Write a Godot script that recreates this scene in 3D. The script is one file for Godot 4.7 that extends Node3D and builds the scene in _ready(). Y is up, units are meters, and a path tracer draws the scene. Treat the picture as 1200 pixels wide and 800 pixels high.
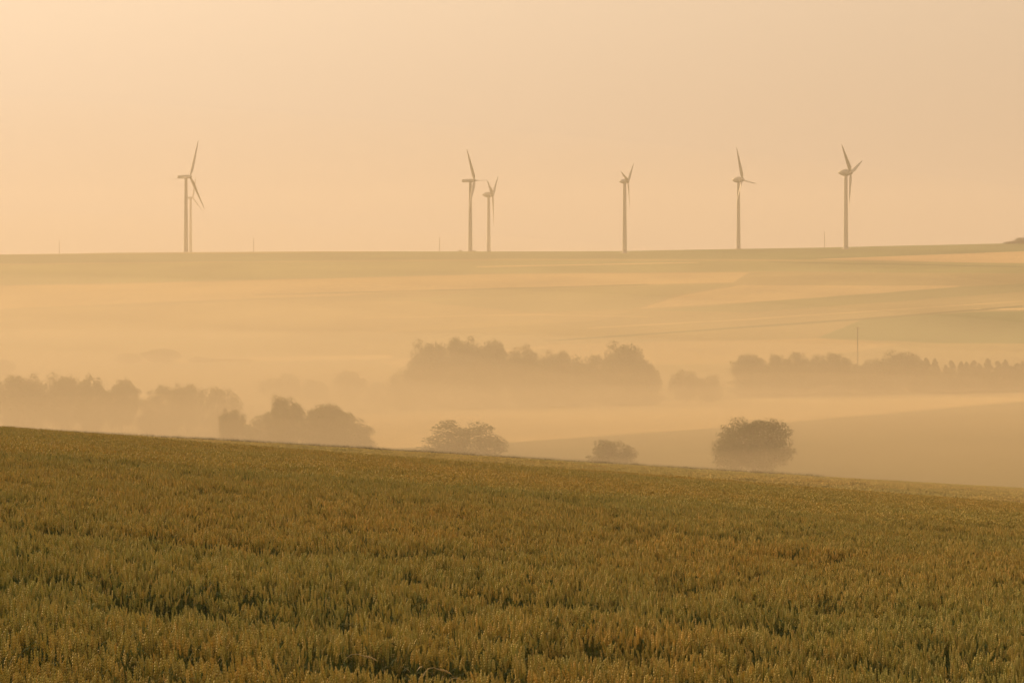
extends Node3D
# A wheat field at a misty sunrise; valley with trees, far slope with wind turbines.
# Units are metres; the camera stands at the origin's eye height and looks along -Z.

const F := 3000.0            # focal length in pixels of a 1200 x 800 picture
const RIDGE_D := 2200.0
const SUN_AZ := -38.0        # degrees left of the viewing direction
const SUN_EL := 15.0

var ground_noise := FastNoiseLite.new()
var ripe_noise := FastNoiseLite.new()
var high_noise := FastNoiseLite.new()
var rng := RandomNumberGenerator.new()
var counts := {}
var M := {}

func _ready() -> void:
	rng.seed = 20417
	for k in [[ground_noise, 11, 1.0], [ripe_noise, 23, 1.0], [high_noise, 37, 1.0]]:
		k[0].seed = k[1]
		k[0].frequency = k[2]
		k[0].noise_type = FastNoiseLite.TYPE_SIMPLEX_SMOOTH
		k[0].fractal_octaves = 3
	make_camera()
	make_air()
	make_materials()
	make_ground()
	make_mist()
	make_turbines()
	make_trees()
	make_poles()
	make_wheat()
	make_verge()
	make_bent_stalks()

# ---------------------------------------------------------------- camera, sky, sun

func make_camera() -> void:
	var c := Camera3D.new()
	c.name = "camera"
	c.fov = rad_to_deg(2.0 * atan(400.0 / F))
	c.near = 0.5
	c.far = 9000.0
	add_child(c)
	c.current = true

func sun_towards() -> Vector3:
	var a := deg_to_rad(SUN_AZ)
	var e := deg_to_rad(SUN_EL)
	return Vector3(sin(a) * cos(e), sin(e), -cos(a) * cos(e))

func make_air() -> void:
	var w := 512
	var h := 256
	var im := Image.create(w, h, false, Image.FORMAT_RGBF)
	var s := sun_towards()
	var low := Color(0.33, 0.245, 0.172)
	var mid := Color(0.58, 0.443, 0.305)
	var top := Color(0.33, 0.285, 0.23)
	for j in h:
		var el := PI / 2 - (j + 0.5) / h * PI
		for i in w:
			var az := (i + 0.5) / w * TAU      # the panorama's edge lies at -Z, a quarter in at +X
			var d := Vector3(sin(az) * cos(el), sin(el), -cos(az) * cos(el))
			var e := maxf(el, 0.0) / (PI / 2)
			var c := low.lerp(mid, smoothstep(0.0, 0.14, e)).lerp(top, smoothstep(0.2, 1.0, e))
			var ang := acos(clampf(d.dot(s), -1, 1))
			var glow := exp(-ang * ang / 0.5)
			c = c * (0.54 + 0.76 * glow)
			im.set_pixel(i, j, c)
	var pm := PanoramaSkyMaterial.new()
	pm.panorama = ImageTexture.create_from_image(im)
	var sky := Sky.new()
	sky.sky_material = pm
	var e := Environment.new()
	e.background_mode = Environment.BG_SKY
	e.sky = sky
	e.tonemap_mode = Environment.TONE_MAPPER_LINEAR
	e.tonemap_exposure = 1.95
	e.volumetric_fog_enabled = true
	e.volumetric_fog_density = 0.00019
	e.volumetric_fog_albedo = Color(1.0, 0.95, 0.86).linear_to_srgb()
	e.volumetric_fog_anisotropy = 0.08
	e.sdfgi_enabled = true
	e.ssao_enabled = true
	e.ssil_enabled = true
	var we := WorldEnvironment.new()
	we.name = "world_environment"
	we.environment = e
	add_child(we)
	var sun := DirectionalLight3D.new()
	sun.name = "sun"
	sun.light_color = Color(1.0, 0.81, 0.59)
	sun.light_energy = 1.6
	sun.light_angular_distance = 4.0
	sun.shadow_enabled = true
	sun.directional_shadow_max_distance = 3000.0
	add_child(sun)
	sun.look_at_from_position(s * 100.0, Vector3.ZERO, Vector3.UP)

# ---------------------------------------------------------------- helpers

func numbered(called: String) -> String:
	var n: int = counts.get(called, 0)
	counts[called] = n + 1
	return called if n == 0 else "%s_%03d" % [called, n]

func tag(o: Node, label: String, category := "", group := "", kind := "") -> void:
	o.set_meta("label", label)
	if category != "":
		o.set_meta("category", category)
	if group != "":
		o.set_meta("group", group)
	if kind != "":
		o.set_meta("kind", kind)

func base(called: String, at: Vector3, turn := 0.0) -> Node3D:
	var o := Node3D.new()
	o.name = numbered(called)
	add_child(o)
	o.position = at
	o.rotation.y = turn
	return o

func part(called: String, mesh: Mesh, mat: Material, parent: Node) -> MeshInstance3D:
	var o := MeshInstance3D.new()
	o.name = called
	o.mesh = mesh
	o.material_override = mat
	parent.add_child(o, true)
	return o

func smax(a: float, b: float, k: float) -> float:
	var h := clampf(0.5 + 0.5 * (a - b) / k, 0.0, 1.0)
	return lerpf(b, a, h) + k * h * (1.0 - h)

func soft(x: float, most: float) -> float:
	return most * tanh(x / most)

# ---------------------------------------------------------------- the lie of the land

const RIDGE := [[-900, 303.0], [-300, 300.0], [0, 298.0], [80, 297.0], [130, 296.0], [380, 294.3], [600, 294.5], [730, 294.0], [870, 291.5], [960, 290.0], [1070, 287.5], [1200, 284.8], [1500, 281.0], [2200, 278.0]]

func ridge_row(px: float) -> float:
	if px <= RIDGE[0][0]:
		return RIDGE[0][1]
	for i in RIDGE.size() - 1:
		if px < RIDGE[i + 1][0]:
			return lerpf(RIDGE[i][1], RIDGE[i + 1][1], (px - RIDGE[i][0]) / (RIDGE[i + 1][0] - RIDGE[i][0]))
	return RIDGE[-1][1]

func crop_top(d: float, x: float) -> float:   # height of the ears on the near hill
	var u := soft(x, 220.0)
	var a := -2.05 - 0.0161 * d - 1.213e-4 * d * d - 0.075 * u
	var b := -0.0452 * d - 4.0e-4 * (d - 260.0) * (d - 260.0) - 0.060 * u
	var r := smax(a, b, 0.15) - 0.12
	return r + 0.10 * ground_noise.get_noise_2d(x * 0.03, d * 0.02) * clampf(d / 40.0, 0, 1)

func far_land(d: float, x: float) -> float:
	var u := soft(x, 420.0)
	var floor_h := -22.5 + 0.020 * u + 0.6 * ground_noise.get_noise_2d(x * 0.004, d * 0.003)
	var row := ridge_row(600.0 + F * x / RIDGE_D)
	var top := (400.0 - row) / F * RIDGE_D
	var sight := (400.0 - row) / F - 0.0045
	var s := clampf((d - 900.0) / (RIDGE_D - 900.0), 0.0, 1.0)
	var rise := s * s * (3 - 2 * s) * 0.22 + s * 0.78
	var folds := 3.2 * ground_noise.get_noise_2d(x * 0.0016 + 7.0, d * 0.0028 + 3.0) * sin(s * PI)
	var h := lerpf(floor_h, top, rise) + folds
	if d > RIDGE_D:
		h = top + (d - RIDGE_D) * sight
	return h

func land(x: float, z: float) -> float:
	var d := -z
	return smax(crop_top(d, x) - 0.88, far_land(d, x), 2.5)

func spot(px: float, d: float) -> Vector3:   # a place at distance d, met along a column of the picture
	var x := (px - 600.0) / F * d
	return Vector3(x, land(x, -d), -d)

func ray_land(px: float, py: float, d0 := 330.0) -> Vector2:   # where a line of sight meets the land
	var d := d0
	while d < 2600.0:
		var x := (px - 600.0) / F * d
		if -(py - 400.0) / F * d < land(x, -d):
			break
		d += 4.0
	return Vector2((px - 600.0) / F * d, d)

# ---------------------------------------------------------------- materials

func mat(albedo: Color, rough := 0.9, vertex := false) -> StandardMaterial3D:
	var m := StandardMaterial3D.new()
	m.albedo_color = albedo.linear_to_srgb()
	m.roughness = rough
	m.metallic_specular = 0.3
	m.vertex_color_use_as_albedo = vertex
	return m

func make_materials() -> void:
	M.crop = mat(Color(1, 1, 1), 0.75, true)
	M.leaf = mat(Color(1, 1, 1), 0.8, true)
	M.leaf.backlight_enabled = true
	M.leaf.backlight = Color(0.35, 0.4, 0.2)
	M.bark = mat(Color(0.10, 0.075, 0.05), 0.95)
	M.tower = mat(Color(0.36, 0.37, 0.35), 0.65)
	M.blade = mat(Color(0.38, 0.39, 0.37), 0.7)
	M.dark_steel = mat(Color(0.18, 0.18, 0.18), 0.6)
	M.wood = mat(Color(0.13, 0.10, 0.07), 0.95)
	M.porcelain = mat(Color(0.35, 0.30, 0.25), 0.3)

# ---------------------------------------------------------------- ground

# field parcels on the valley floor and the far slope: corners as picture columns and rows, then the crop's colour
const PARCELS := [
	# far slope, top to bottom
	[[[-300, 301], [600, 294], [1500, 280], [1500, 296], [1200, 296], [960, 304], [600, 303], [300, 306], [-300, 312]], [0.135, 0.155, 0.061]],
	[[[955, 303.5], [1200, 294.5], [1500, 289], [1500, 306], [1200, 309]], [0.420, 0.310, 0.155]],
	[[[-300, 314], [300, 307], [600, 305], [960, 306], [1500, 311], [1500, 322], [900, 318], [600, 320], [200, 330], [-300, 340]], [0.203, 0.209, 0.081]],
	[[[-300, 342], [200, 331], [600, 321], [880, 319], [860, 331], [560, 338], [330, 349], [-300, 372]], [0.391, 0.299, 0.138]],
	[[[870, 334], [1125, 335], [1120, 339], [750, 362], [800, 346]], [0.400, 0.310, 0.150]],
	[[[560, 340], [860, 333], [790, 346], [740, 362], [620, 365], [480, 352]], [0.230, 0.216, 0.095]],
	[[[330, 351], [480, 353], [620, 367], [740, 364], [700, 376], [420, 392], [-300, 402], [-300, 376]], [0.311, 0.257, 0.121]],
	[[[1130, 336], [1500, 318], [1500, 345], [1200, 342], [880, 366], [760, 364]], [0.189, 0.189, 0.081]],
	[[[880, 367], [1200, 344], [1500, 348], [1500, 361], [1160, 360], [900, 372]], [0.270, 0.230, 0.108]],
	[[[1140, 361.5], [1500, 360], [1500, 363], [1150, 363]], [0.517, 0.414, 0.207]],
	[[[1020, 372], [1160, 365], [1500, 366], [1500, 404], [1100, 402], [960, 396]], [0.115, 0.149, 0.054]],
	[[[640, 404], [960, 397], [1060, 404], [900, 425], [640, 430]], [0.365, 0.284, 0.135]],
	[[[440, 424], [640, 405], [640, 409], [470, 430]], [0.414, 0.322, 0.161]],
	[[[200, 421], [460, 416], [460, 421], [210, 426]], [0.483, 0.380, 0.196]],
	[[[-300, 404], [420, 394], [640, 392], [460, 414], [200, 419], [-300, 424]], [0.257, 0.223, 0.101]],
	# valley floor
	[[[400, 488], [700, 475], [1000, 466], [1500, 456], [1500, 462], [1200, 470], [860, 500], [590, 519], [380, 530]], [0.580, 0.440, 0.210]],
	[[[400, 486], [700, 473], [1000, 464.5], [1500, 455], [1500, 457], [1000, 467], [700, 476], [400, 489]], [0.575, 0.460, 0.230]],
	[[[590, 520], [860, 501], [1200, 471.5], [1500, 463], [1500, 600], [500, 600]], [0.125, 0.120, 0.050]],
	[[[-200, 506], [260, 497], [260, 501], [-200, 512]], [0.483, 0.380, 0.196]],
	# tracks and margins
	[[[690, 384], [880, 373.5], [1200, 352.5], [1200, 353.4], [880, 374.6], [690, 385]], [0.44, 0.35, 0.18]],
	[[[640, 399], [1000, 374], [1200, 358], [1200, 359.5], [1000, 376], [640, 400.5]], [0.09, 0.10, 0.04]],
	[[[300, 345], [560, 338.5], [760, 333], [760, 333.8], [560, 339.5], [300, 346]], [0.10, 0.11, 0.045]],
	[[[-100, 366], [180, 352], [420, 345], [420, 346], [180, 353], [-100, 367.5]], [0.42, 0.33, 0.17]],
	[[[420, 372], [620, 368], [760, 371], [760, 372], [620, 369.3], [420, 373]], [0.42, 0.33, 0.17]],
	[[[900, 306.5], [1200, 312], [1200, 313], [900, 307.3]], [0.09, 0.10, 0.04]],
	[[[560, 312], [820, 307], [820, 308], [560, 313.2]], [0.42, 0.33, 0.17]],
]

func make_ground() -> void:
	var W := 1024
	var H := 2048
	var x0 := -560.0
	var x1 := 560.0
	var d1 := 2450.0
	var im := Image.create(W, H, false, Image.FORMAT_RGB8)
	var polys := []
	for p in PARCELS:
		var pts := PackedVector2Array()
		var corners: Array = p[0]
		for i in corners.size():
			var a = corners[i]
			var b = corners[(i + 1) % corners.size()]
			for t in 6:
				var q := ray_land(lerpf(a[0], b[0], t / 6.0), lerpf(a[1], b[1], t / 6.0))
				pts.append(Vector2((q.x - x0) / (x1 - x0) * W, (1.0 - q.y / d1) * H))
		polys.append([pts, Color(p[1][0], p[1][1], p[1][2])])
	var fill := Color(0.26, 0.22, 0.10)
	var grid := PackedColorArray()
	grid.resize(W * H)
	grid.fill(fill)
	for p in polys:    # scan lines
		var pts: PackedVector2Array = p[0]
		var c: Color = p[1]
		for y in H:
			var cross := PackedFloat32Array()
			for i in pts.size():
				var a := pts[i]
				var b := pts[(i + 1) % pts.size()]
				if (a.y <= y) != (b.y <= y):
					cross.append(a.x + (y - a.y) / (b.y - a.y) * (b.x - a.x))
			cross.sort()
			for k in range(0, cross.size() - 1, 2):
				for x in range(clampi(int(cross[k]), 0, W), clampi(int(cross[k + 1]), 0, W)):
					grid[y * W + x] = c
	var tile := PackedFloat32Array()     # coarse mottling, made once
	tile.resize(256 * 256)
	for y in 256:
		for x in 256:
			tile[y * 256 + x] = ground_noise.get_noise_2d(x * 0.035, y * 0.05)
	for y in H:
		for x in W:
			var c := grid[y * W + x]
			var n: float = 1.0 + 0.30 * tile[((y / 8) % 256) * 256 + (x / 4) % 256] + 0.16 * tile[((y * 3) % 256) * 256 + (x * 5 + y) % 256]
			im.set_pixel(x, y, Color(c.r * n, c.g * n, c.b * n).linear_to_srgb())
	im.generate_mipmaps()
	var m := StandardMaterial3D.new()
	m.albedo_texture = ImageTexture.create_from_image(im)
	m.roughness = 1.0
	m.metallic_specular = 0.1
	m.texture_repeat = false
	var rows := []
	var r := 3.0
	while r < 3600.0:
		rows.append(r)
		r += maxf(1.5, minf(r * 0.022, 18.0))
	var cols := []
	var a := -180.0
	while a < 180.0:
		cols.append(a)
		a += 0.22 if absf(a + 0.1) < 15.0 else (1.0 if absf(a) < 30.0 else 6.0)
	cols.append(180.0)
	var st := SurfaceTool.new()
	st.begin(Mesh.PRIMITIVE_TRIANGLES)
	st.set_smooth_group(0)
	var n := cols.size()
	st.set_uv(Vector2(0.5, 1.0))
	st.add_vertex(Vector3(0, land(0, 0), 0))
	for rr in rows:
		for cc in cols:
			var x: float = rr * sin(deg_to_rad(cc))
			var z: float = -rr * cos(deg_to_rad(cc))
			st.set_uv(Vector2(clampf((x - x0) / (x1 - x0), 0, 1), clampf(1.0 + z / d1, 0, 1)))
			st.add_vertex(Vector3(x, land(x, z), z))
	for j in n - 1:
		for k in [0, 1 + j, 2 + j]:
			st.add_index(k)
	for i in rows.size() - 1:
		for j in n - 1:
			var p: int = 1 + i * n + j
			for k in [p, p + n, p + 1, p + 1, p + n, p + n + 1]:
				st.add_index(k)
	st.generate_normals()
	var o := part("ground", st.commit(), m, self)
	tag(o, "rolling farmland of pale and dark field parcels up to the skyline ridge", "", "", "structure")

# ---------------------------------------------------------------- mist in the valley

func mist(at: Vector3, size: Vector3, density: float, label: String, turn := 0.0, tone := Color(1.0, 0.91, 0.70)) -> void:
	var f := FogVolume.new()
	f.name = numbered("mist_bank")
	f.shape = RenderingServer.FOG_VOLUME_SHAPE_ELLIPSOID
	f.size = size
	var m := FogMaterial.new()
	m.density = density
	m.albedo = tone.linear_to_srgb()
	f.material = m
	add_child(f)
	f.position = at
	f.rotation.y = turn
	tag(f, label, "mist", "mist lying in the valley", "stuff")

func make_mist() -> void:
	# nested flat banks: thick on the floor, thinner upwards and towards the near hill
	var banks := [
		[8.0, 620.0, 0.00008, "lowest pale mist lying on the valley floor"],
		[13.0, 690.0, 0.00010, "shallow mist between the tree trunks in the valley"],
		[20.0, 740.0, 0.00016, "mist reaching half way up the valley trees"],
		[30.0, 800.0, 0.00036, "mist reaching the tops of the valley trees"],
		[48.0, 860.0, 0.00034, "thin mist over the valley treetops"],
		[66.0, 920.0, 0.00020, "thin haze up to the middle of the far slope"],
		[88.0, 1000.0, 0.00017, "faint haze filling the valley up to the upper far slope"],
	]
	for i in banks.size():
		var b: Array = banks[i]
		mist(Vector3(-250.0 + 45.0 * sin(i * 2.4), -25.0, -960.0 - i * 14.0), Vector3(1150.0, b[0] * 2.0, b[1] * 2.0), b[2], b[3], 0.05 * sin(i * 1.7))
	for i in 4:
		mist(Vector3(60.0 - 25.0 * i, -26.0, -430.0 - 15.0 * i), Vector3(620.0 + 60.0 * i, 26.0 + 9.0 * i, 330.0 + 45.0 * i), 0.0011 - 0.0001 * i, ["mist lying low around the lone round tree and bushes behind the wheat", "mist around the domed bushes behind the wheat", "mist over the dark clump behind the wheat field's left half", "thin mist over the wheat field's far edge"][i], 0.08 * i, Color(0.80, 0.69, 0.47))
	for i in 4:
		mist(Vector3(-250.0 + 12.0 * i, -26.0, -720.0 - 40.0 * i), Vector3(470.0 + 40.0 * i, 34.0 + 18.0 * i, 430.0 + 60.0 * i), 0.0014 - 0.00032 * i, ["mist low around the faint trees at the left", "mist half way up the faint trees at the left", "mist over the faint trees at the left", "upper mist behind the faint trees at the left"][i], 0.15 * i)
	mist(Vector3(70, -17, -235), Vector3(190, 16, 120), 0.0028, "thin wisp of mist in the dip of the wheat field at the right", 0.1, Color(0.80, 0.69, 0.47))
	var r := RandomNumberGenerator.new()
	r.seed = 5
	for i in 9:
		var d := r.randf_range(560, 1080)
		var x := r.randf_range(-0.22, 0.14) * d
		mist(Vector3(x, land(x, -d) + r.randf_range(2, 7), -d), Vector3(r.randf_range(120, 300), r.randf_range(7, 16), r.randf_range(90, 220)), 0.0009, "%s drifting wisp of mist among the valley trees" % ORDER[i], r.randf_range(-0.5, 0.5))

# ---------------------------------------------------------------- wind turbines

func tube(st: SurfaceTool, a: Vector3, b: Vector3, ra: float, rb: float, sides := 8, caps := true) -> void:
	var n := (b - a).normalized()
	var s := n.cross(Vector3.RIGHT if absf(n.x) < 0.9 else Vector3.UP).normalized()
	var t := n.cross(s)
	for i in sides:
		var p := TAU * i / sides
		var q := TAU * (i + 1) / sides
		var c := s * cos(p) + t * sin(p)
		var e := s * cos(q) + t * sin(q)
		quad(st, a + c * ra, b + c * rb, b + e * rb, a + e * ra)
		if caps:
			tri(st, b, b + e * rb, b + c * rb)
			tri(st, a, a + c * ra, a + e * ra)

func tri(st: SurfaceTool, a: Vector3, b: Vector3, c: Vector3) -> void:
	st.add_vertex(a)
	st.add_vertex(b)
	st.add_vertex(c)

func quad(st: SurfaceTool, a: Vector3, b: Vector3, c: Vector3, d: Vector3) -> void:
	tri(st, a, b, c)
	tri(st, a, c, d)

func begin() -> SurfaceTool:
	var st := SurfaceTool.new()
	st.begin(Mesh.PRIMITIVE_TRIANGLES)
	return st

func done(st: SurfaceTool) -> ArrayMesh:
	st.generate_normals()
	return st.commit()

func lathe(st: SurfaceTool, at: Vector3, axis: Vector3, profile: Array, sides: int, squash := 1.0) -> void:
	# profile: [along, radius]; swept round the axis
	var s := Vector3.UP.cross(axis).normalized() if absf(axis.y) < 0.9 else Vector3.RIGHT
	var t := axis.cross(s).normalized()
	for k in profile.size() - 1:
		for i in sides:
			var p := TAU * i / sides
			var q := TAU * (i + 1) / sides
			var c := s * cos(p) + t * sin(p) * squash
			var e := s * cos(q) + t * sin(q) * squash
			var a0: Vector3 = at + axis * profile[k][0]
			var a1: Vector3 = at + axis * profile[k + 1][0]
			quad(st, a0 + c * profile[k][1], a1 + c * profile[k + 1][1], a1 + e * profile[k + 1][1], a0 + e * profile[k][1])

func blade_mesh(L: float) -> ArrayMesh:
	# along +Y, chord along X, thickness along Z
	var st := begin()
	st.set_smooth_group(0)
	var rings := []
	for k in 13:
		var t := k / 12.0
		var chord := 0.028 * L if t < 0.03 else L * 0.105 * pow(1.0 - t, 0.75) * smoothstep(-0.08, 0.2, t) + 0.006 * L
		var thick := maxf(chord * lerpf(0.55, 0.14, smoothstep(0.0, 0.3, t)), 0.05)
		var twist := deg_to_rad(lerpf(34.0, 6.0, sqrt(t)))
		var ring := []
		for i in 10:
			var p := TAU * i / 10
			var x := cos(p) * chord * 0.5 + chord * 0.15
			var z := sin(p) * thick * 0.5
			ring.append(Vector3(x * cos(twist) - z * sin(twist), t * L, x * sin(twist) + z * cos(twist) + 0.02 * L * t * t))
		rings.append(ring)
	for k in 12:
		for i in 10:
			var j := (i + 1) % 10
			quad(st, rings[k][i], rings[k + 1][i], rings[k + 1][j], rings[k][j])
	for i in 10:
		tri(st, Vector3(0, L * 1.004, 0.02 * L), rings[12][(i + 1) % 10], rings[12][i])
	return done(st)

func turbine(px: float, d: float, hub_row: float, blade_px: float, theta: float, open: float, egg: bool, tower_px: float, pitch: float, label: String) -> void:
	# open: how far the rotor is turned towards the camera (sine of the yaw); theta: first blade, degrees from upright
	var foot := spot(px, d)
	var hub_h := (400.0 - hub_row) / F * d - foot.y
	var L := blade_px / F * d
	var k := d / F
	var o := base("wind_turbine", foot)
	tag(o, label, "wind turbine", "wind turbines along the skyline ridge")
	var r_top := tower_px * 0.5 * k * 0.80
	var r_foot := tower_px * 0.5 * k * 1.2
	var st := begin()
	st.set_smooth_group(0)
	var prof := [[-1.5, r_foot * 1.02]]
	for i in 7:
		var t := i / 6.0
		prof.append([t * (hub_h - L * 0.03), lerpf(r_foot, r_top, pow(t, 0.85))])
	lathe(st, Vector3.ZERO, Vector3.UP, prof, 20)
	var tower := part("tower", done(st), M.tower, o)
	st = begin()
	lathe(st, Vector3(0, 0, 0), Vector3.UP, [[-1.0, r_foot * 1.9], [0.25, r_foot * 1.9], [0.35, r_foot * 1.8], [0.35, 0.1]], 16)
	part("foundation", done(st), M.porcelain, o)
	st = begin()
	var door_w := 0.5
	quad(st, Vector3(-door_w, 1.0, r_foot + 0.06), Vector3(-door_w, 3.2, r_foot + 0.04), Vector3(door_w, 3.2, r_foot + 0.04), Vector3(door_w, 1.0, r_foot + 0.06))
	part("door", done(st), M.dark_steel, tower)
	var yaw := asin(open)
	var axis := Vector3(cos(yaw), 0, sin(yaw))       # rotor axis: to the right, a little towards the camera
	var hub_at := Vector3(0, hub_h, 0) + axis * L * 0.12
	st = begin()
	st.set_smooth_group(0)
	if egg:
		lathe(st, Vector3(0, hub_h, 0), axis, [[-0.20 * L, 0.002 * L], [-0.185 * L, 0.022 * L], [-0.13 * L, 0.060 * L], [-0.06 * L, 0.086 * L], [0.0, 0.094 * L], [0.05 * L, 0.088 * L], [0.085 * L, 0.074 * L], [0.085 * L, 0.0]], 16, 0.95)
	else:
		var side := Vector3.UP.cross(axis).normalized()
		var b := Basis(axis, Vector3.UP, -side)
		var sec := []
		for e in [[-0.24, 0.030, 0.034], [-0.225, 0.042, 0.042], [0.05, 0.048, 0.046], [0.085, 0.042, 0.042]]:
			var ring := []
			for q in 12:
				var an := TAU * q / 12
				var cx := signf(cos(an)) * pow(absf(cos(an)), 0.45)
				var cy := signf(sin(an)) * pow(absf(sin(an)), 0.45)
				ring.append(Vector3(0, hub_h, 0) + b * Vector3(e[0] * L, cy * e[1] * L, cx * e[2] * L))
			sec.append(ring)
		for i in sec.size() - 1:
			for q in 12:
				var w := (q + 1) % 12
				quad(st, sec[i][q], sec[i][w], sec[i + 1][w], sec[i + 1][q])
		for q in range(1, 11):
			tri(st, sec[0][0], sec[0][q + 1], sec[0][q])
			tri(st, sec[-1][0], sec[-1][q], sec[-1][q + 1])
	var nac := part("nacelle", done(st), M.tower, o)
	st = begin()
	tube(st, Vector3(0, hub_h + 0.05 * L, 0) - axis * 0.1 * L, Vector3(0, hub_h + 0.10 * L, 0) - axis * 0.1 * L, 0.05, 0.04, 5)
	part("wind_vane", done(st), M.dark_steel, nac)
	st = begin()
	st.set_smooth_group(0)
	var hr := 0.066 * L if egg else 0.038 * L
	lathe(st, hub_at, axis, [[-0.03 * L, hr * 0.95], [0.0, hr], [0.03 * L, hr * 0.85], [0.052 * L, hr * 0.5], [0.06 * L, 0.0]], 14)
	part("hub", done(st), M.tower, o)
	var bm := blade_mesh(L)
	var inplane := Vector3(sin(yaw), 0, -cos(yaw))   # projects to +x in the picture
	for i in 3:
		var an := deg_to_rad(theta + 120.0 * i)
		var along := Vector3.UP * cos(an) + inplane * sin(an)
		var flat := along.cross(axis).normalized()
		var chord := flat * cos(deg_to_rad(pitch)) + axis * sin(deg_to_rad(pitch))
		var bl := part("blade", bm, M.blade, o)
		bl.transform = Transform3D(Basis(chord, along, chord.cross(along)), hub_at)

func make_turbines() -> void:
	turbine(217.5, 2230, 207, 47, 22, 0.46, false, 4.4, 72, "tall wind turbine furthest left, with a long boxy nacelle")
	turbine(223, 3500, 231.5, 25.5, 13, 0.6, false, 3.2, 60, "small distant wind turbine half hidden behind the leftmost tall one")
	turbine(551, 2240, 211.5, 42.5, -33, 0.37, false, 4.4, 68, "wind turbine with one blade pointing up left, tallest of the middle pair")
	turbine(572.5, 2700, 228, 39, -67, 0.19, true, 4.0, 28, "smaller wind turbine with egg shaped nacelle right of the middle pair's tall one")
	turbine(732, 2120, 212.5, 33.5, 47, 0.31, true, 4.8, 30, "short bladed wind turbine standing alone right of the picture's centre")
	turbine(865.5, 2195, 210.5, 41.5, -26, 0.48, true, 4.4, 30, "wind turbine with one blade pointing right, second from the right")
	turbine(991.5, 2130, 202, 48, -50, 0.42, true, 5.0, 36, "wind turbine with egg shaped nacelle furthest right, one blade hanging straight down")

# ---------------------------------------------------------------- trees

func leaf_card(st: SurfaceTool, at: Vector3, out: Vector3, size: float, r: RandomNumberGenerator, col: Color) -> void:
	var n := (out + Vector3(r.randf_range(-1, 1), r.randf_range(-0.6, 1), r.randf_range(-1, 1)) * 0.9).normalized()
	var s := n.cross(Vector3(r.randf_range(-1, 1), r.randf_range(-1, 1), r.randf_range(-1, 1))).normalized()
	var t := n.cross(s)
	var v := r.randf_range(0.7, 1.3)
	st.set_color(Color(col.r * v * r.randf_range(0.9, 1.15), col.g * v, col.b * v))
	var l := size * r.randf_range(0.7, 1.3)
	var w := l * r.randf_range(0.45, 0.8)
	tri(st, at - s * l * 0.5, at + t * w * 0.5 + n * l * 0.1, at + s * l * 0.5)
	tri(st, at - s * l * 0.5, at + s * l * 0.5, at - t * w * 0.5 + n * l * 0.1)

# crowns are built in a unit space: width 1 (x, z from -0.5 to 0.5), height 1 (y from 0 to 1)
func crown_mesh(kind: String, seed_n: int, cards: int, size: float) -> ArrayMesh:
	var r := RandomNumberGenerator.new()
	r.seed = seed_n
	var st := begin()
	st.set_smooth_group(-1)
	var col := Color(0.115, 0.118, 0.040)
	var lobes := []
	if kind == "conifer":
		for tier in 13:
			var y4 := 0.06 + tier / 13.0 * 0.92
			var w4 := 0.46 * (1.02 - y4) + 0.02
			for b in 7:
				var a4 := r.randf() * TAU
				for q4 in 3:
					lobes.append([Vector3(cos(a4) * w4 * (q4 + 0.6) / 2.8, y4 - 0.02 * q4 + r.randf_range(-0.02, 0.02), sin(a4) * w4 * (q4 + 0.6) / 2.8), 0.035 + 0.05 * w4])
	else:
		var fn := FastNoiseLite.new()
		fn.seed = seed_n
		fn.frequency = 1.0
		var mid: float = {"dome": 0.20, "round": 0.52, "tall": 0.46, "broad": 0.46}[kind]
		var power: float = {"dome": 2.2, "round": 2.2, "tall": 2.0, "broad": 3.3}[kind]
		for i in 170:
			var v := Vector3(r.randfn(), r.randfn(), r.randfn()).normalized()
			var amp: float = {"dome": 0.16, "broad": 0.22, "round": 0.32, "tall": 0.32}[kind]
			var lump := 0.86 + amp * fn.get_noise_3d(v.x * 1.5, v.y * 1.5, v.z * 1.5) + 0.13 * fn.get_noise_3d(v.x * 4.0, v.y * 4.0 + 9.0, v.z * 4.0)
			# a rounded box in the direction v, radius 1 along the axes
			var k := pow(pow(absf(v.x), power) + pow(absf(v.y), power) + pow(absf(v.z), power), -1.0 / power)
			var rho := pow(r.randf(), 0.28) * lump * k
			var rad := r.randf_range(0.05, 0.115)
			var p := Vector3(v.x * 0.42 * rho, mid + v.y * rho * ((0.95 - mid) if v.y > 0 else mid * 0.92), v.z * 0.42 * rho)
			lobes.append([p, rad])
		lobes.append([Vector3(0, mid, 0), 0.26])
	var total := 0.0
	for l in lobes:
		total += l[1] * l[1]
	for l in lobes:
		var n := int(cards * l[1] * l[1] / total) + 1
		for i in n:
			var v2 := Vector3(r.randfn(), r.randfn(), r.randfn()).normalized()
			var p: Vector3 = l[0] + v2 * l[1] * pow(r.randf(), 0.33) * r.randf_range(0.85, 1.18)
			p.y = maxf(p.y, 0.01)
			leaf_card(st, p, v2, size, r, col)
	return done(st)

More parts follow.
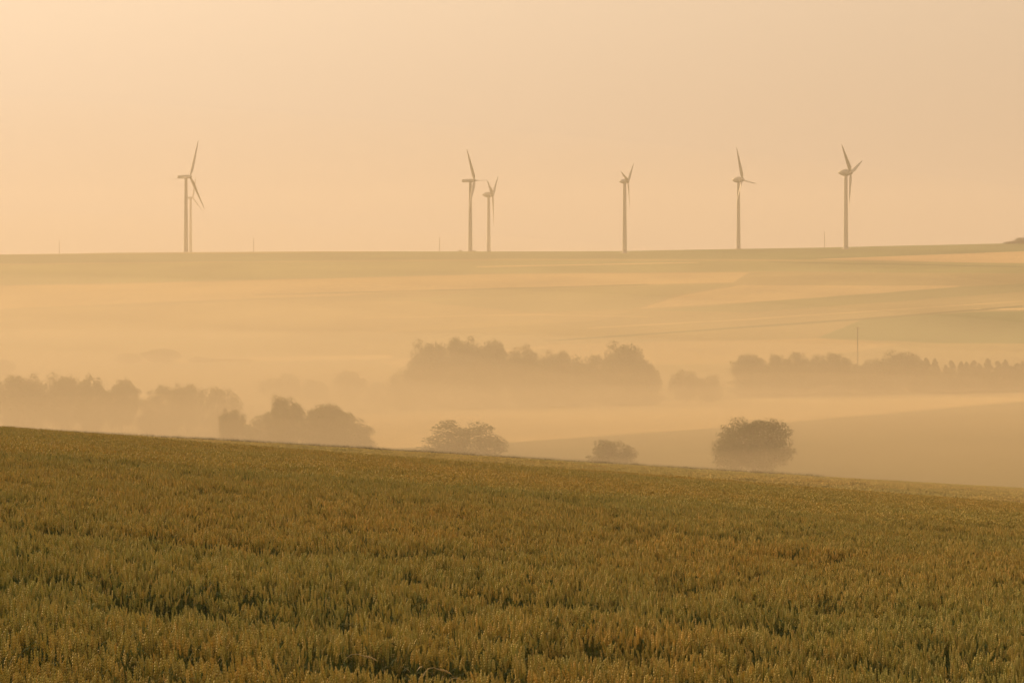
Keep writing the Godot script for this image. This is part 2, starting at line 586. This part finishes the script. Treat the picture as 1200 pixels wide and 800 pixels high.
func trunk_mesh(seed_n: int, low: float, conifer := false) -> ArrayMesh:
	var r := RandomNumberGenerator.new()
	r.seed = seed_n
	var st := begin()
	st.set_smooth_group(0)
	if conifer:
		tube(st, Vector3(0, -0.04, 0), Vector3(0, 0.96, 0), 0.035, 0.004, 6)
		return done(st)
	var p := Vector3(0, -0.05, 0)
	var rad := 0.032
	for i in 4:
		var q := p + Vector3(r.randf_range(-0.02, 0.02), 0.19, r.randf_range(-0.02, 0.02))
		tube(st, p, q, rad, rad * 0.78, 7)
		if i > 0 or low < 0.2:
			for b in 3:
				var a := r.randf() * TAU
				var e := q + Vector3(cos(a) * 0.26, r.randf_range(0.08, 0.24), sin(a) * 0.26)
				var m := q.lerp(e, 0.5) + Vector3(0, -0.02, 0)
				tube(st, q, m, rad * 0.5, rad * 0.32, 5)
				tube(st, m, e, rad * 0.32, rad * 0.08, 5)
		p = q
		rad *= 0.78
	return done(st)

const ORDER := ["first", "second", "third", "fourth", "fifth", "sixth", "seventh", "eighth", "ninth", "tenth", "eleventh", "twelfth", "thirteenth", "fourteenth", "fifteenth"]

var crowns := {}
var trunks := {}

func plant(called: String, kind: String, variant: int, px0: float, px1: float, top_row: float, d: float, label: String, category: String, group: String) -> void:
	var at := spot((px0 + px1) * 0.5, d)
	var w := (px1 - px0) / F * d
	var h := (400.0 - top_row) / F * d - at.y
	var key := kind + str(variant)
	if not crowns.has(key):
		crowns[key] = crown_mesh(kind, 100 + variant * 17 + kind.length(), {"dome": 15000, "round": 16000, "tall": 13000, "broad": 26000, "conifer": 3500}[kind], {"dome": 0.030, "round": 0.028, "tall": 0.030, "broad": 0.021, "conifer": 0.05}[kind])
		trunks[key] = trunk_mesh(300 + variant * 7, 0.1 if kind == "dome" else 0.3, kind == "conifer")
	var o := base(called, at, PI * (rng.randi() % 2))
	tag(o, label, category, group)
	var c := part("crown", crowns[key], M.leaf, o)
	var box: AABB = crowns[key].get_aabb()
	c.scale = Vector3(w * 1.06 / box.size.x, h / box.end.y, w / box.size.z * rng.randf_range(0.85, 1.1))
	c.position.x = -(box.position.x + box.size.x * 0.5) * c.scale.x
	var t := part("trunk", trunks[key], M.bark, o)
	t.scale = Vector3(minf(w, h), h, minf(w, h))

func make_trees() -> void:
	var g := "trees nearest the wheat field in the mist"
	plant("broadleaf_tree", "broad", 0, 833, 933, 487, 410, "large round crowned tree standing alone behind the wheat field's right half", "tree", g)
	plant("bush", "dome", 0, 686, 748, 514, 425, "smallest domed bush behind the wheat, left of the lone round tree", "bush", g)
	plant("bush", "dome", 3, 486, 597, 492, 455, "wide low domed bush behind the wheat near the picture's centre", "bush", g)
	plant("broadleaf_tree", "round", 1, 255, 290, 478, 535, "small leftmost tree of the dark clump behind the wheat field's left half", "tree", g)
	plant("bush", "dome", 2, 278, 345, 482, 545, "low bush in the dark clump between its small left tree and its peak", "bush", g)
	plant("broadleaf_tree", "tall", 0, 310, 358, 461, 530, "tallest peaked tree of the dark clump behind the wheat field's left half", "tree", g)
	plant("broadleaf_tree", "round", 2, 345, 414, 471, 526, "broad tree right of the peak in the dark clump behind the wheat", "tree", g)
	plant("bush", "dome", 1, 385, 442, 484, 522, "sloping bush at the right end of the dark clump behind the wheat", "bush", g)
	g = "big grove in the middle of the valley"
	for a in [
		["bush", "dome", 0, 452, 500, 430, 872, "low bush at the left foot of the big valley grove"],
		["broadleaf_tree", "round", 0, 474, 528, 396, 880, "leftmost tall tree of the big valley grove"],
		["broadleaf_tree", "round", 1, 508, 566, 393, 890, "highest tree of the big valley grove, second from its left"],
		["broadleaf_tree", "round", 2, 548, 602, 396, 885, "third tall tree from the left in the big valley grove"],
		["broadleaf_tree", "round", 3, 585, 636, 401, 878, "fourth tree of the big valley grove, where its skyline steps down"],
		["broadleaf_tree", "round", 1, 630, 684, 409, 884, "lower tree in the dip of the big valley grove's skyline"],
		["broadleaf_tree", "tall", 1, 672, 716, 414, 888, "lowest tree in the dip, just left of the grove's right hand peak"],
		["broadleaf_tree", "round", 0, 700, 760, 398, 880, "high domed tree forming the right hand peak of the big valley grove"],
		["broadleaf_tree", "round", 2, 732, 776, 419, 874, "rounded tree at the right edge of the big valley grove"],
		["bush", "dome", 2, 500, 600, 436, 862, "broad undergrowth bush in front of the big grove's left half"],
		["bush", "dome", 0, 596, 700, 440, 864, "broad undergrowth bush in front of the big grove's middle"],
		["bush", "dome", 1, 690, 782, 440, 862, "broad undergrowth bush in front of the big grove's right end"],
		["broadleaf_tree", "round", 3, 782, 828, 432, 890, "small round tree in the gap right of the big grove"],
		["bush", "dome", 0, 818, 848, 438, 892, "small bush right of the round tree in the gap beside the grove"],
	]:
		plant(a[0], a[1], a[2], a[3], a[4], a[5], a[6], a[7], "bush" if a[0] == "bush" else "tree", g)
	g = "tree row across the valley's right side"
	for a in [
		["broadleaf_tree", "round", 2, 854, 908, 413, 925, "domed tree at the left end of the right hand tree row"],
		["broadleaf_tree", "tall", 0, 896, 930, 413, 930, "second tree from the left in the right hand tree row"],
		["broadleaf_tree", "tall", 1, 920, 952, 411, 934, "third tree from the left in the right hand tree row"],
		["broadleaf_tree", "tall", 2, 944, 974, 414, 930, "fourth tree from the left in the right hand tree row"],
		["broadleaf_tree", "tall", 0, 962, 1000, 411, 926, "fifth tree from the left in the right hand row, before the dip"],
		["broadleaf_tree", "round", 1, 990, 1020, 425, 932, "short tree in the dip of the right hand row, left of the thin pole"],
		["broadleaf_tree", "round", 3, 1004, 1040, 418, 936, "rounded tree right behind the thin pole in the right hand row"],
		["broadleaf_tree", "round", 0, 1024, 1086, 409, 930, "large domed tree in the right hand row, left of the spiky conifers"],
		["bush", "dome", 1, 848, 960, 436, 918, "long low bush under the left end of the right hand tree row"],
		["bush", "dome", 2, 950, 1060, 436, 920, "long low bush under the middle of the right hand tree row"],
	]:
		plant(a[0], a[1], a[2], a[3], a[4], a[5], a[6], a[7], "bush" if a[0] == "bush" else "tree", g)
	for i in 2:
		plant("bush", "dome", 1 - i, 1066 + i * 66, 1148 + i * 66, 440, 922, ["long low bush under the spiky conifers beside the large domed tree", "long low bush under the spiky conifers at the picture's right edge"][i], "bush", g)
	for i in 15:
		var px := 1080.0 + i * 8.6 + rng.randf_range(-2, 2)
		plant("conifer_tree", "conifer", i % 3, px - rng.randf_range(10, 17), px + rng.randf_range(10, 17), 423.0 + rng.randf_range(-5, 5), 935 + rng.randf_range(-6, 6), "%s spiky conifer to the right of the large domed tree in the row" % ORDER[i], "tree", g)
	g = "misty trees at the valley's left side"
	for a in [
		["broadleaf_tree", "round", 1, -14, 56, 437, 665, "faint broad tree at the picture's left edge in the mist"],
		["broadleaf_tree", "round", 0, 46, 100, 435, 670, "faint round tree second from the left edge in the mist"],
		["broadleaf_tree", "round", 3, 86, 132, 436, 662, "faint tree third from the left edge in the mist"],
		["broadleaf_tree", "round", 2, 120, 166, 442, 668, "faint tree fourth from the left edge, lower than its left neighbour"],
		["bush", "dome", 1, 155, 215, 450, 674, "faint low bush right of the four misty left trees"],
		["broadleaf_tree", "round", 1, 196, 244, 448, 680, "faint round tree left of the misty hedge end"],
		["bush", "dome", 0, 232, 286, 452, 684, "faint bush at the right end of the misty left row"],
	]:
		plant(a[0], a[1], a[2], a[3], a[4], a[5], a[6], a[7], "bush" if a[0] == "bush" else "tree", g)
	g = "faint trees at the foot of the far slope"
	for a in [
		["broadleaf_tree", "round", 2, -20, 20, 420, 1060, "barely visible round tree at the left edge behind the misty row"],
		["broadleaf_tree", "round", 0, 132, 166, 413, 1120, "faint small tree left of the pair at the far slope's foot"],
		["broadleaf_tree", "round", 3, 162, 212, 407, 1125, "faint wide round tree at the far slope's foot on the left"],
		["bush", "dome", 1, 218, 258, 418, 1130, "faint flat bush right of the wide round tree at the slope's foot"],
		["bush", "dome", 2, 250, 300, 420, 1140, "faint long low bush beside the pale strip on the left"],
		["broadleaf_tree", "round", 1, 300, 342, 442, 935, "faint low tree left of a taller one, above the dark clump"],
		["broadleaf_tree", "tall", 2, 322, 354, 436, 940, "faint upright tree in the middle, above the dark clump"],
		["bush", "dome", 0, 348, 386, 443, 938, "faint domed bush above the dark clump's right half"],
		["broadleaf_tree", "round", 3, 389, 431, 432, 930, "faint open crowned tree left of the big valley grove"],
		["bush", "dome", 2, 425, 460, 446, 925, "faint low bush between the open crowned tree and the big grove"],
		["bush", "dome", 0, 821, 832, 388, 1380, "tiny lone bush on the far slope above the gap beside the grove"],
		["bush", "dome", 1, 662, 678, 392, 1330, "tiny faint bush on the far slope above the big grove"],
	]:
		plant(a[0], a[1], a[2], a[3], a[4], a[5], a[6], a[7], "bush" if a[0] == "bush" else "tree", g)
	g = "shrubs on the skyline ridge"
	for a in [
		["bush", "dome", 0, 1186, 1215, 278, 2190, "dark bush on the skyline at the picture's right edge"],
		["bush", "dome", 2, 1176, 1192, 282.5, 2190, "small low shrub left of the skyline bush at the right edge"],
		["bush", "dome", 1, 537, 542, 292.6, 2195, "tiny shrub on the skyline left of the middle turbine pair"],
		["bush", "dome", 0, 554, 558, 293.2, 2195, "tiny shrub at the foot of the middle pair's taller turbine"],
	]:
		plant(a[0], a[1], a[2], a[3], a[4], a[5], a[6], a[7], "bush", g)

	for i in 11:
		var px := 806.0 + i * 8.3 + rng.randf_range(-2, 2)
		plant("bush", "dome", i % 3, px - 2.2, px + 2.2, 296.6 - i * 0.25, 2120, "%s tiny shrub from the left in the dotted row just below the skyline" % ORDER[i], "bush", "dotted shrub row below the skyline")

# ---------------------------------------------------------------- poles

func pole(px: float, d: float, top_row: float, m: Material, arms: int, label: String) -> void:
	var foot := spot(px, d)
	var h := (400.0 - top_row) / F * d - foot.y
	var o := base("utility_pole", foot, 0.5)
	tag(o, label, "pole", "poles on the far slope")
	var st := begin()
	st.set_smooth_group(0)
	tube(st, Vector3(0, -0.8, 0), Vector3(0, h, 0), 0.26, 0.19, 10)
	part("shaft", done(st), m, o)
	for i in arms:
		st = begin()
		tube(st, Vector3(-0.75, h - 0.5 - i, 0), Vector3(0.75, h - 0.5 - i, 0), 0.07, 0.07, 6)
		var arm := part("crossarm", done(st), m, o)
		for x in [-0.65, 0.65]:
			st = begin()
			lathe(st, Vector3(x, h - 0.44 - i, 0), Vector3.UP, [[0.0, 0.05], [0.06, 0.09], [0.12, 0.06], [0.18, 0.08], [0.26, 0.0]], 8)
			part("insulator", done(st), M.porcelain, arm)

func make_poles() -> void:
	pole(69, 2190, 281, M.wood, 1, "thin utility pole on the skyline nearest the left edge")
	pole(297, 2190, 279, M.wood, 1, "thin utility pole on the skyline right of the leftmost turbines")
	pole(515, 2190, 278, M.wood, 1, "thin utility pole on the skyline left of the middle turbine pair")
	pole(966.5, 2185, 271.5, M.wood, 1, "thin utility pole on the skyline left of the rightmost turbine")
	pole(1005.5, 1000, 383, M.wood, 1, "tall pale pole rising above the right hand tree row")

# ---------------------------------------------------------------- wheat

func ear(st: SurfaceTool, a: Vector3, dir: Vector3, bend: Vector3, L: float, w: float, rings: Array, sides: int, turn: float) -> void:
	var pts := []
	var n := rings.size()
	for k in n:
		var t := float(k) / (n - 1)
		var c := a + dir * L * t + bend * L * t * t
		var ax := (dir + bend * 2.0 * t).normalized()
		var s := ax.cross(Vector3(cos(turn), 0, sin(turn))).normalized()
		var q := ax.cross(s)
		var ring := []
		for i in sides:
			var p := TAU * i / sides + (PI / sides if k % 2 == 1 else 0.0)
			ring.append(c + (s * cos(p) + q * sin(p) * 0.8) * w * rings[k])
		pts.append(ring)
	for k in n - 1:
		for i in sides:
			var j := (i + 1) % sides
			if rings[k + 1] == 0:
				tri(st, pts[k][i], pts[k + 1][0], pts[k][j])
			else:
				quad(st, pts[k][i], pts[k + 1][i], pts[k + 1][j], pts[k][j])

func ribbon(st: SurfaceTool, a: Vector3, out: Vector3, L: float, w: float, rise: float, droop: float, segs: int) -> void:
	var side := out.cross(Vector3.UP).normalized() * w * 0.5
	var prev := a
	for k in segs:
		var t := (k + 1.0) / segs
		var p := a + out * L * t * 0.75 + Vector3.UP * L * (rise * t - droop * t * t)
		var w0 := sqrt(1.0 - k / float(segs) * 0.9)
		var w1 := sqrt(maxf(0.0, 1.0 - t))
		if k == segs - 1:
			tri(st, prev - side * w0, p, prev + side * w0)
		else:
			quad(st, prev - side * w0, p - side * w1, p + side * w1, prev + side * w0)
		prev = p

func jitter(c: Color, r: RandomNumberGenerator, much: float) -> Color:
	var v := 1.0 + r.randf_range(-much, much)
	return Color(c.r * v * (1.0 + r.randf_range(-0.08, 0.08)), c.g * v, c.b * v * (1.0 + r.randf_range(-0.15, 0.15)))

const EAR_RIPE := Color(0.47, 0.345, 0.092)
const EAR_GREEN := Color(0.295, 0.272, 0.076)
const STEM := Color(0.18, 0.20, 0.06)
const LEAF := Color(0.075, 0.11, 0.034)
const LEAF_DRY := Color(0.34, 0.26, 0.12)

# hollows in the stand: picture column, distance, half width, half depth, how much lower (metres)
const GAPS := [
	[428, 21.0, 0.5, 0.9, 0.30], [520, 20.3, 0.8, 0.9, 0.26], [250, 24.6, 1.6, 1.3, 0.13], [370, 23.6, 1.0, 1.0, 0.15],
	[690, 22.6, 1.0, 1.0, 0.16], [775, 19.2, 0.7, 0.8, 0.20], [905, 19.8, 0.9, 0.9, 0.24], [1060, 20.6, 1.3, 1.0, 0.15],
	[60, 25.6, 0.9, 1.2, 0.14], [640, 27.6, 1.6, 1.4, 0.12], [860, 26.4, 1.4, 1.3, 0.13], [1010, 29.5, 1.7, 1.6, 0.12],
	[140, 33.0, 2.2, 1.8, 0.10], [560, 34.0, 2.4, 1.8, 0.09], [1150, 25.0, 1.2, 1.2, 0.13], [200, 19.5, 0.6, 0.7, 0.14],
]

# a square of crop; ears reach y = 0, the ground lies at y = -0.88
func crop_patch(side: float, per_m2: float, detail: int, seed_n: int) -> ArrayMesh:
	var r := RandomNumberGenerator.new()
	r.seed = seed_n
	var st := begin()
	var n := int(per_m2 * side * side)
	var full := [0.40, 0.85, 0.84, 1.0, 0.86, 0.92, 0.74, 0.70, 0.42, 0.0]
	var plain := [0.3, 1.0, 0.8, 0.0]
	var tufts := []
	for i in int(n / 7.0):
		tufts.append([r.randf_range(-0.5, 0.5) * side, r.randf_range(-0.5, 0.5) * side, r.randfn(0.0, 0.045), r.randfn(0.0, 0.18)])
	for i in n:
		var tu: Array = tufts[r.randi() % tufts.size()]
		var x: float = tu[0] + r.randfn(0.0, 0.035)
		var z: float = tu[1] + r.randfn(0.0, 0.035)
		var tip: float = -absf(r.randfn(0.0, 0.08)) + 0.02 + tu[2]
		var L := r.randf_range(0.08, 0.115)
		var a := r.randf() * TAU
		var lean := Vector3(cos(a), 0, sin(a)) * absf(r.randfn(0.0, 0.15)) + Vector3(0.05, 0, 0)
		var dir := (Vector3.UP + lean).normalized()
		var bend := Vector3(lean.x, -0.25 * lean.length(), lean.z) * r.randf_range(0.2, 1.1)
		var neck := Vector3(x, tip - L * 0.97, z)
		var ripe := clampf(r.randfn(0.5, 0.16) + tu[3] * 0.7, 0, 1)
		st.set_color(jitter(EAR_GREEN.lerp(EAR_RIPE, ripe), r, 0.15))
		if detail == 2:
			st.set_smooth_group(-1)
			ear(st, neck, dir, bend, L, r.randf_range(0.0095, 0.0135), full, 4, r.randf() * TAU)
		elif detail == 1:
			st.set_smooth_group(-1)
			ear(st, neck, dir, bend, L, r.randf_range(0.0105, 0.0145), plain, 3, r.randf() * TAU)
		else:
			ear(st, neck, dir, bend, L * 1.35, r.randf_range(0.014, 0.02), [0.5, 1.0, 0.0], 3, r.randf() * TAU)
		if detail > 0:
			st.set_color(jitter(STEM, r, 0.2))
			var root := Vector3(x - lean.x * 0.2, -0.6 if detail == 2 else -0.42, z - lean.z * 0.2)
			var q := Vector3(cos(a + 1.0), 0, sin(a + 1.0)) * 0.0022
			var q2 := Vector3(-sin(a + 1.0), 0, cos(a + 1.0)) * 0.0022
			quad(st, root - q, neck - q, neck + q, root + q)
			if detail == 2:
				quad(st, root - q2, neck - q2, neck + q2, root + q2)
		var leaves := 2 if detail == 2 else (1 if detail == 1 or r.randf() < 0.5 else 0)
		for k in leaves:
			var b := r.randf() * TAU
			st.set_color(jitter(LEAF_DRY if r.randf() < 0.12 else LEAF, r, 0.25))
			var low := neck.y - r.randf_range(0.03, 0.30)
			ribbon(st, Vector3(x, low, z), Vector3(cos(b), 0, sin(b)), r.randf_range(0.10, 0.22), r.randf_range(0.008, 0.014), r.randf_range(0.5, 1.0), r.randf_range(0.5, 1.2), 4 if detail == 2 else 2)
	var m := done(st)
	return m

func lay(parent: Node, called: String, mesh: Mesh, places: Array) -> void:
	var mm := MultiMesh.new()
	mm.transform_format = MultiMesh.TRANSFORM_3D
	mm.use_colors = true
	mm.mesh = mesh
	mm.instance_count = places.size()
	for i in places.size():
		mm.set_instance_transform(i, places[i][0])
		mm.set_instance_color(i, places[i][1])
	var o := MultiMeshInstance3D.new()
	o.name = called
	o.multimesh = mm
	o.material_override = M.crop
	parent.add_child(o, true)

func crop_zone(parent: Node, called: String, d0: float, d1: float, side: float, per_m2: float, detail: int, variants: int, seed_n: int, tint: Color) -> void:
	var r := RandomNumberGenerator.new()
	r.seed = seed_n
	var lists := []
	for v in variants:
		lists.append([])
	var d := d0 + side * 0.5
	while d < d1:
		var half := d * 0.215 + 3.0
		var x := -half + r.randf() * side
		while x < half:
			var xx := x + r.randf_range(-0.1, 0.1) * side
			var dd := d + r.randf_range(-0.1, 0.1) * side
			var y := crop_top(dd, xx)
			# the slope under the patch
			var sx := crop_top(dd, xx + 0.5) - crop_top(dd, xx - 0.5)
			var sz := crop_top(dd - 0.5, xx) - crop_top(dd + 0.5, xx)
			var up := 0.05 * high_noise.get_noise_2d(xx * 0.7, dd * 0.5) + 0.06 * high_noise.get_noise_2d(xx * 0.22 + 40.0, dd * 0.16)
			var hollow := high_noise.get_noise_2d(xx * 0.28 + 90.0, dd * 0.2 - 30.0)
			up -= 0.13 * smoothstep(0.05, 0.6, hollow)
			for q in GAPS:
				var gx: float = (xx - (q[0] - 600.0) / F * q[1]) / q[2]
				var gz: float = (dd - q[1]) / q[3]
				up -= q[4] * (1.0 - smoothstep(0.35, 1.0, sqrt(gx * gx + gz * gz)))
			var turn := Basis(Vector3.UP, float(r.randi() % 4) * PI / 2)
			var b := Basis(Vector3(1, sx, 0), Vector3(0, 1, 0), Vector3(0, sz, 1)) * turn
			var k := r.randf_range(0.95, 1.06)
			b = b.scaled_local(Vector3(1, k, 1))
			var ripe := ripe_noise.get_noise_2d(xx * 0.05, dd * 0.03) * 0.8 + ripe_noise.get_noise_2d(xx * 0.3 + 9.0, dd * 0.2) * 0.5
			# a later, greener belt of the stand with an uneven outline
			var belt := dd + 7.0 * ripe_noise.get_noise_2d(xx * 0.16, dd * 0.12 + 50.0)
			ripe -= 0.55 * smoothstep(19.0, 21.5, belt) * (1.0 - smoothstep(31.0, 42.0, belt))
			var c := Color(1.0 + 0.16 * ripe, 1.0 + 0.02 * ripe, 1.0 - 0.06 * ripe)
			var v := 1.0 + r.randf_range(-0.06, 0.06)
			lists[r.randi() % variants].append([Transform3D(b, Vector3(xx, y + up, -dd)), Color(c.r * v * tint.r, c.g * v * tint.g, c.b * v * tint.b)])
			x += side
		d += side
	for v in variants:
		lay(parent, called, crop_patch(side, per_m2, detail, seed_n * 31 + v), lists[v])

func make_wheat() -> void:
	var o := base("wheat", Vector3.ZERO)
	tag(o, "dense ripening green and golden wheat covering the whole foreground hill", "", "", "stuff")
	crop_zone(o, "stalks", 13.0, 62.0, 0.5, 300.0, 2, 6, 51, Color(1, 1, 1))
	crop_zone(o, "stalks", 62.0, 165.0, 1.0, 320.0, 1, 4, 52, Color(1, 1, 1))
	crop_zone(o, "stalks", 165.0, 330.0, 2.0, 230.0, 0, 3, 53, Color(1, 1, 1))

func make_verge() -> void:
	# taller rank grass along the far edge of the field
	var r := RandomNumberGenerator.new()
	r.seed = 71
	var st := begin()
	st.set_smooth_group(-1)
	for i in 60:
		var x := r.randfn(0.0, 0.35)
		var z := r.randfn(0.0, 0.3)
		var a := r.randf() * TAU
		st.set_color(jitter(Color(0.13, 0.125, 0.05), r, 0.3))
		ribbon(st, Vector3(x, -0.85, z), Vector3(cos(a), 0, sin(a)), r.randf_range(0.9, 1.3), r.randf_range(0.02, 0.035), 1.0, r.randf_range(0.0, 0.3), 3)
	var tuft := done(st)
	var places := []
	for i in 900:
		var px := r.randf_range(-60, 958)
		var d := 262.0 + r.randfn(0.0, 2.0)
		var x := (px - 600.0) / F * d
		var k := r.randf_range(0.75, 1.15)
		places.append([Transform3D(Basis(Vector3.UP, r.randf() * TAU).scaled(Vector3(k, k, k)), Vector3(x, crop_top(d, x) + 0.08, -d)), Color(1, 1, 1)])
	lay(self, "verge_grass", tuft, places)
	tag(get_node("verge_grass"), "dark rank grass along the far edge of the wheat field", "", "", "stuff")

func make_bent_stalks() -> void:
	# single stalks that stand out: snapped over, pale and dry. Columns of the picture, distance, reach, turn
	var dry := mat(Color(0.52, 0.43, 0.26), 0.8)
	var dry_ear := mat(Color(0.50, 0.38, 0.19), 0.8)
	for a in [
		[415, 21.6, 0.15, 0.3, "pale dry wheat stalk snapped over beside the dark gap at the bottom, left of centre"],
		[505, 21.0, 0.13, 0.5, "pale arched wheat leaf stalk right of the snapped one at the bottom"],
		[548, 20.3, 0.11, -0.3, "pale arched wheat stalk at the bottom edge near the picture's centre"],
		[826, 26.5, 0.12, 0.7, "pale slanting wheat stalk in the right half, in front of the lone tree"],
		[1125, 23.2, 0.12, 2.6, "pale nodding wheat stalk near the bottom right corner"],
		[968, 34.0, 0.14, 0.2, "pale fallen wheat stalk lying on the ears, right of centre"],
		[182, 40.0, 0.15, 0.4, "pale leaning wheat stalk among the golden ears at the left"],
		[1108, 88.0, 0.55, 0.1, "pale bare patch of flattened stalks near the right end of the field crest"],
	]:
		var x: float = (a[0] - 600.0) / F * a[1]
		var o := base("bent_wheat_stalk", Vector3(x, crop_top(a[1], x) - 0.46, -a[1]), a[3])
		tag(o, a[4], "wheat stalk", "bent dry stalks among the wheat")
		var L: float = a[2]
		var st := begin()
		st.set_smooth_group(0)
		var p := Vector3(-L * 0.9, 0, 0)
		for k in 6:
			var t := (k + 1) / 6.0
			var q := Vector3(-L * 0.9 + L * 1.5 * t * t, 0.40 * (1.0 - pow(1.0 - t, 2.2)) - 0.10 * t * t, 0.02 * sin(t * 3.0))
			tube(st, p, q, 0.003, 0.0026, 5, false)
			p = q
		part("stem", done(st), dry, o)
		st = begin()
		st.set_smooth_group(-1)
		ear(st, p, Vector3(0.9, -0.05, 0.1).normalized(), Vector3(0.1, -0.4, 0), 0.10, 0.011, [0.35, 0.95, 0.72, 1.0, 0.75, 0.95, 0.66, 0.8, 0.45, 0.0], 4, 0.4)
		part("ear", done(st), dry_ear, o)
		st = begin()
		st.set_smooth_group(-1)
		ribbon(st, Vector3(-L * 0.3, 0.30, 0.0), Vector3(-0.8, 0, 0.3), 0.2, 0.014, 0.8, 0.8, 5)
		part("leaf", done(st), dry, o)
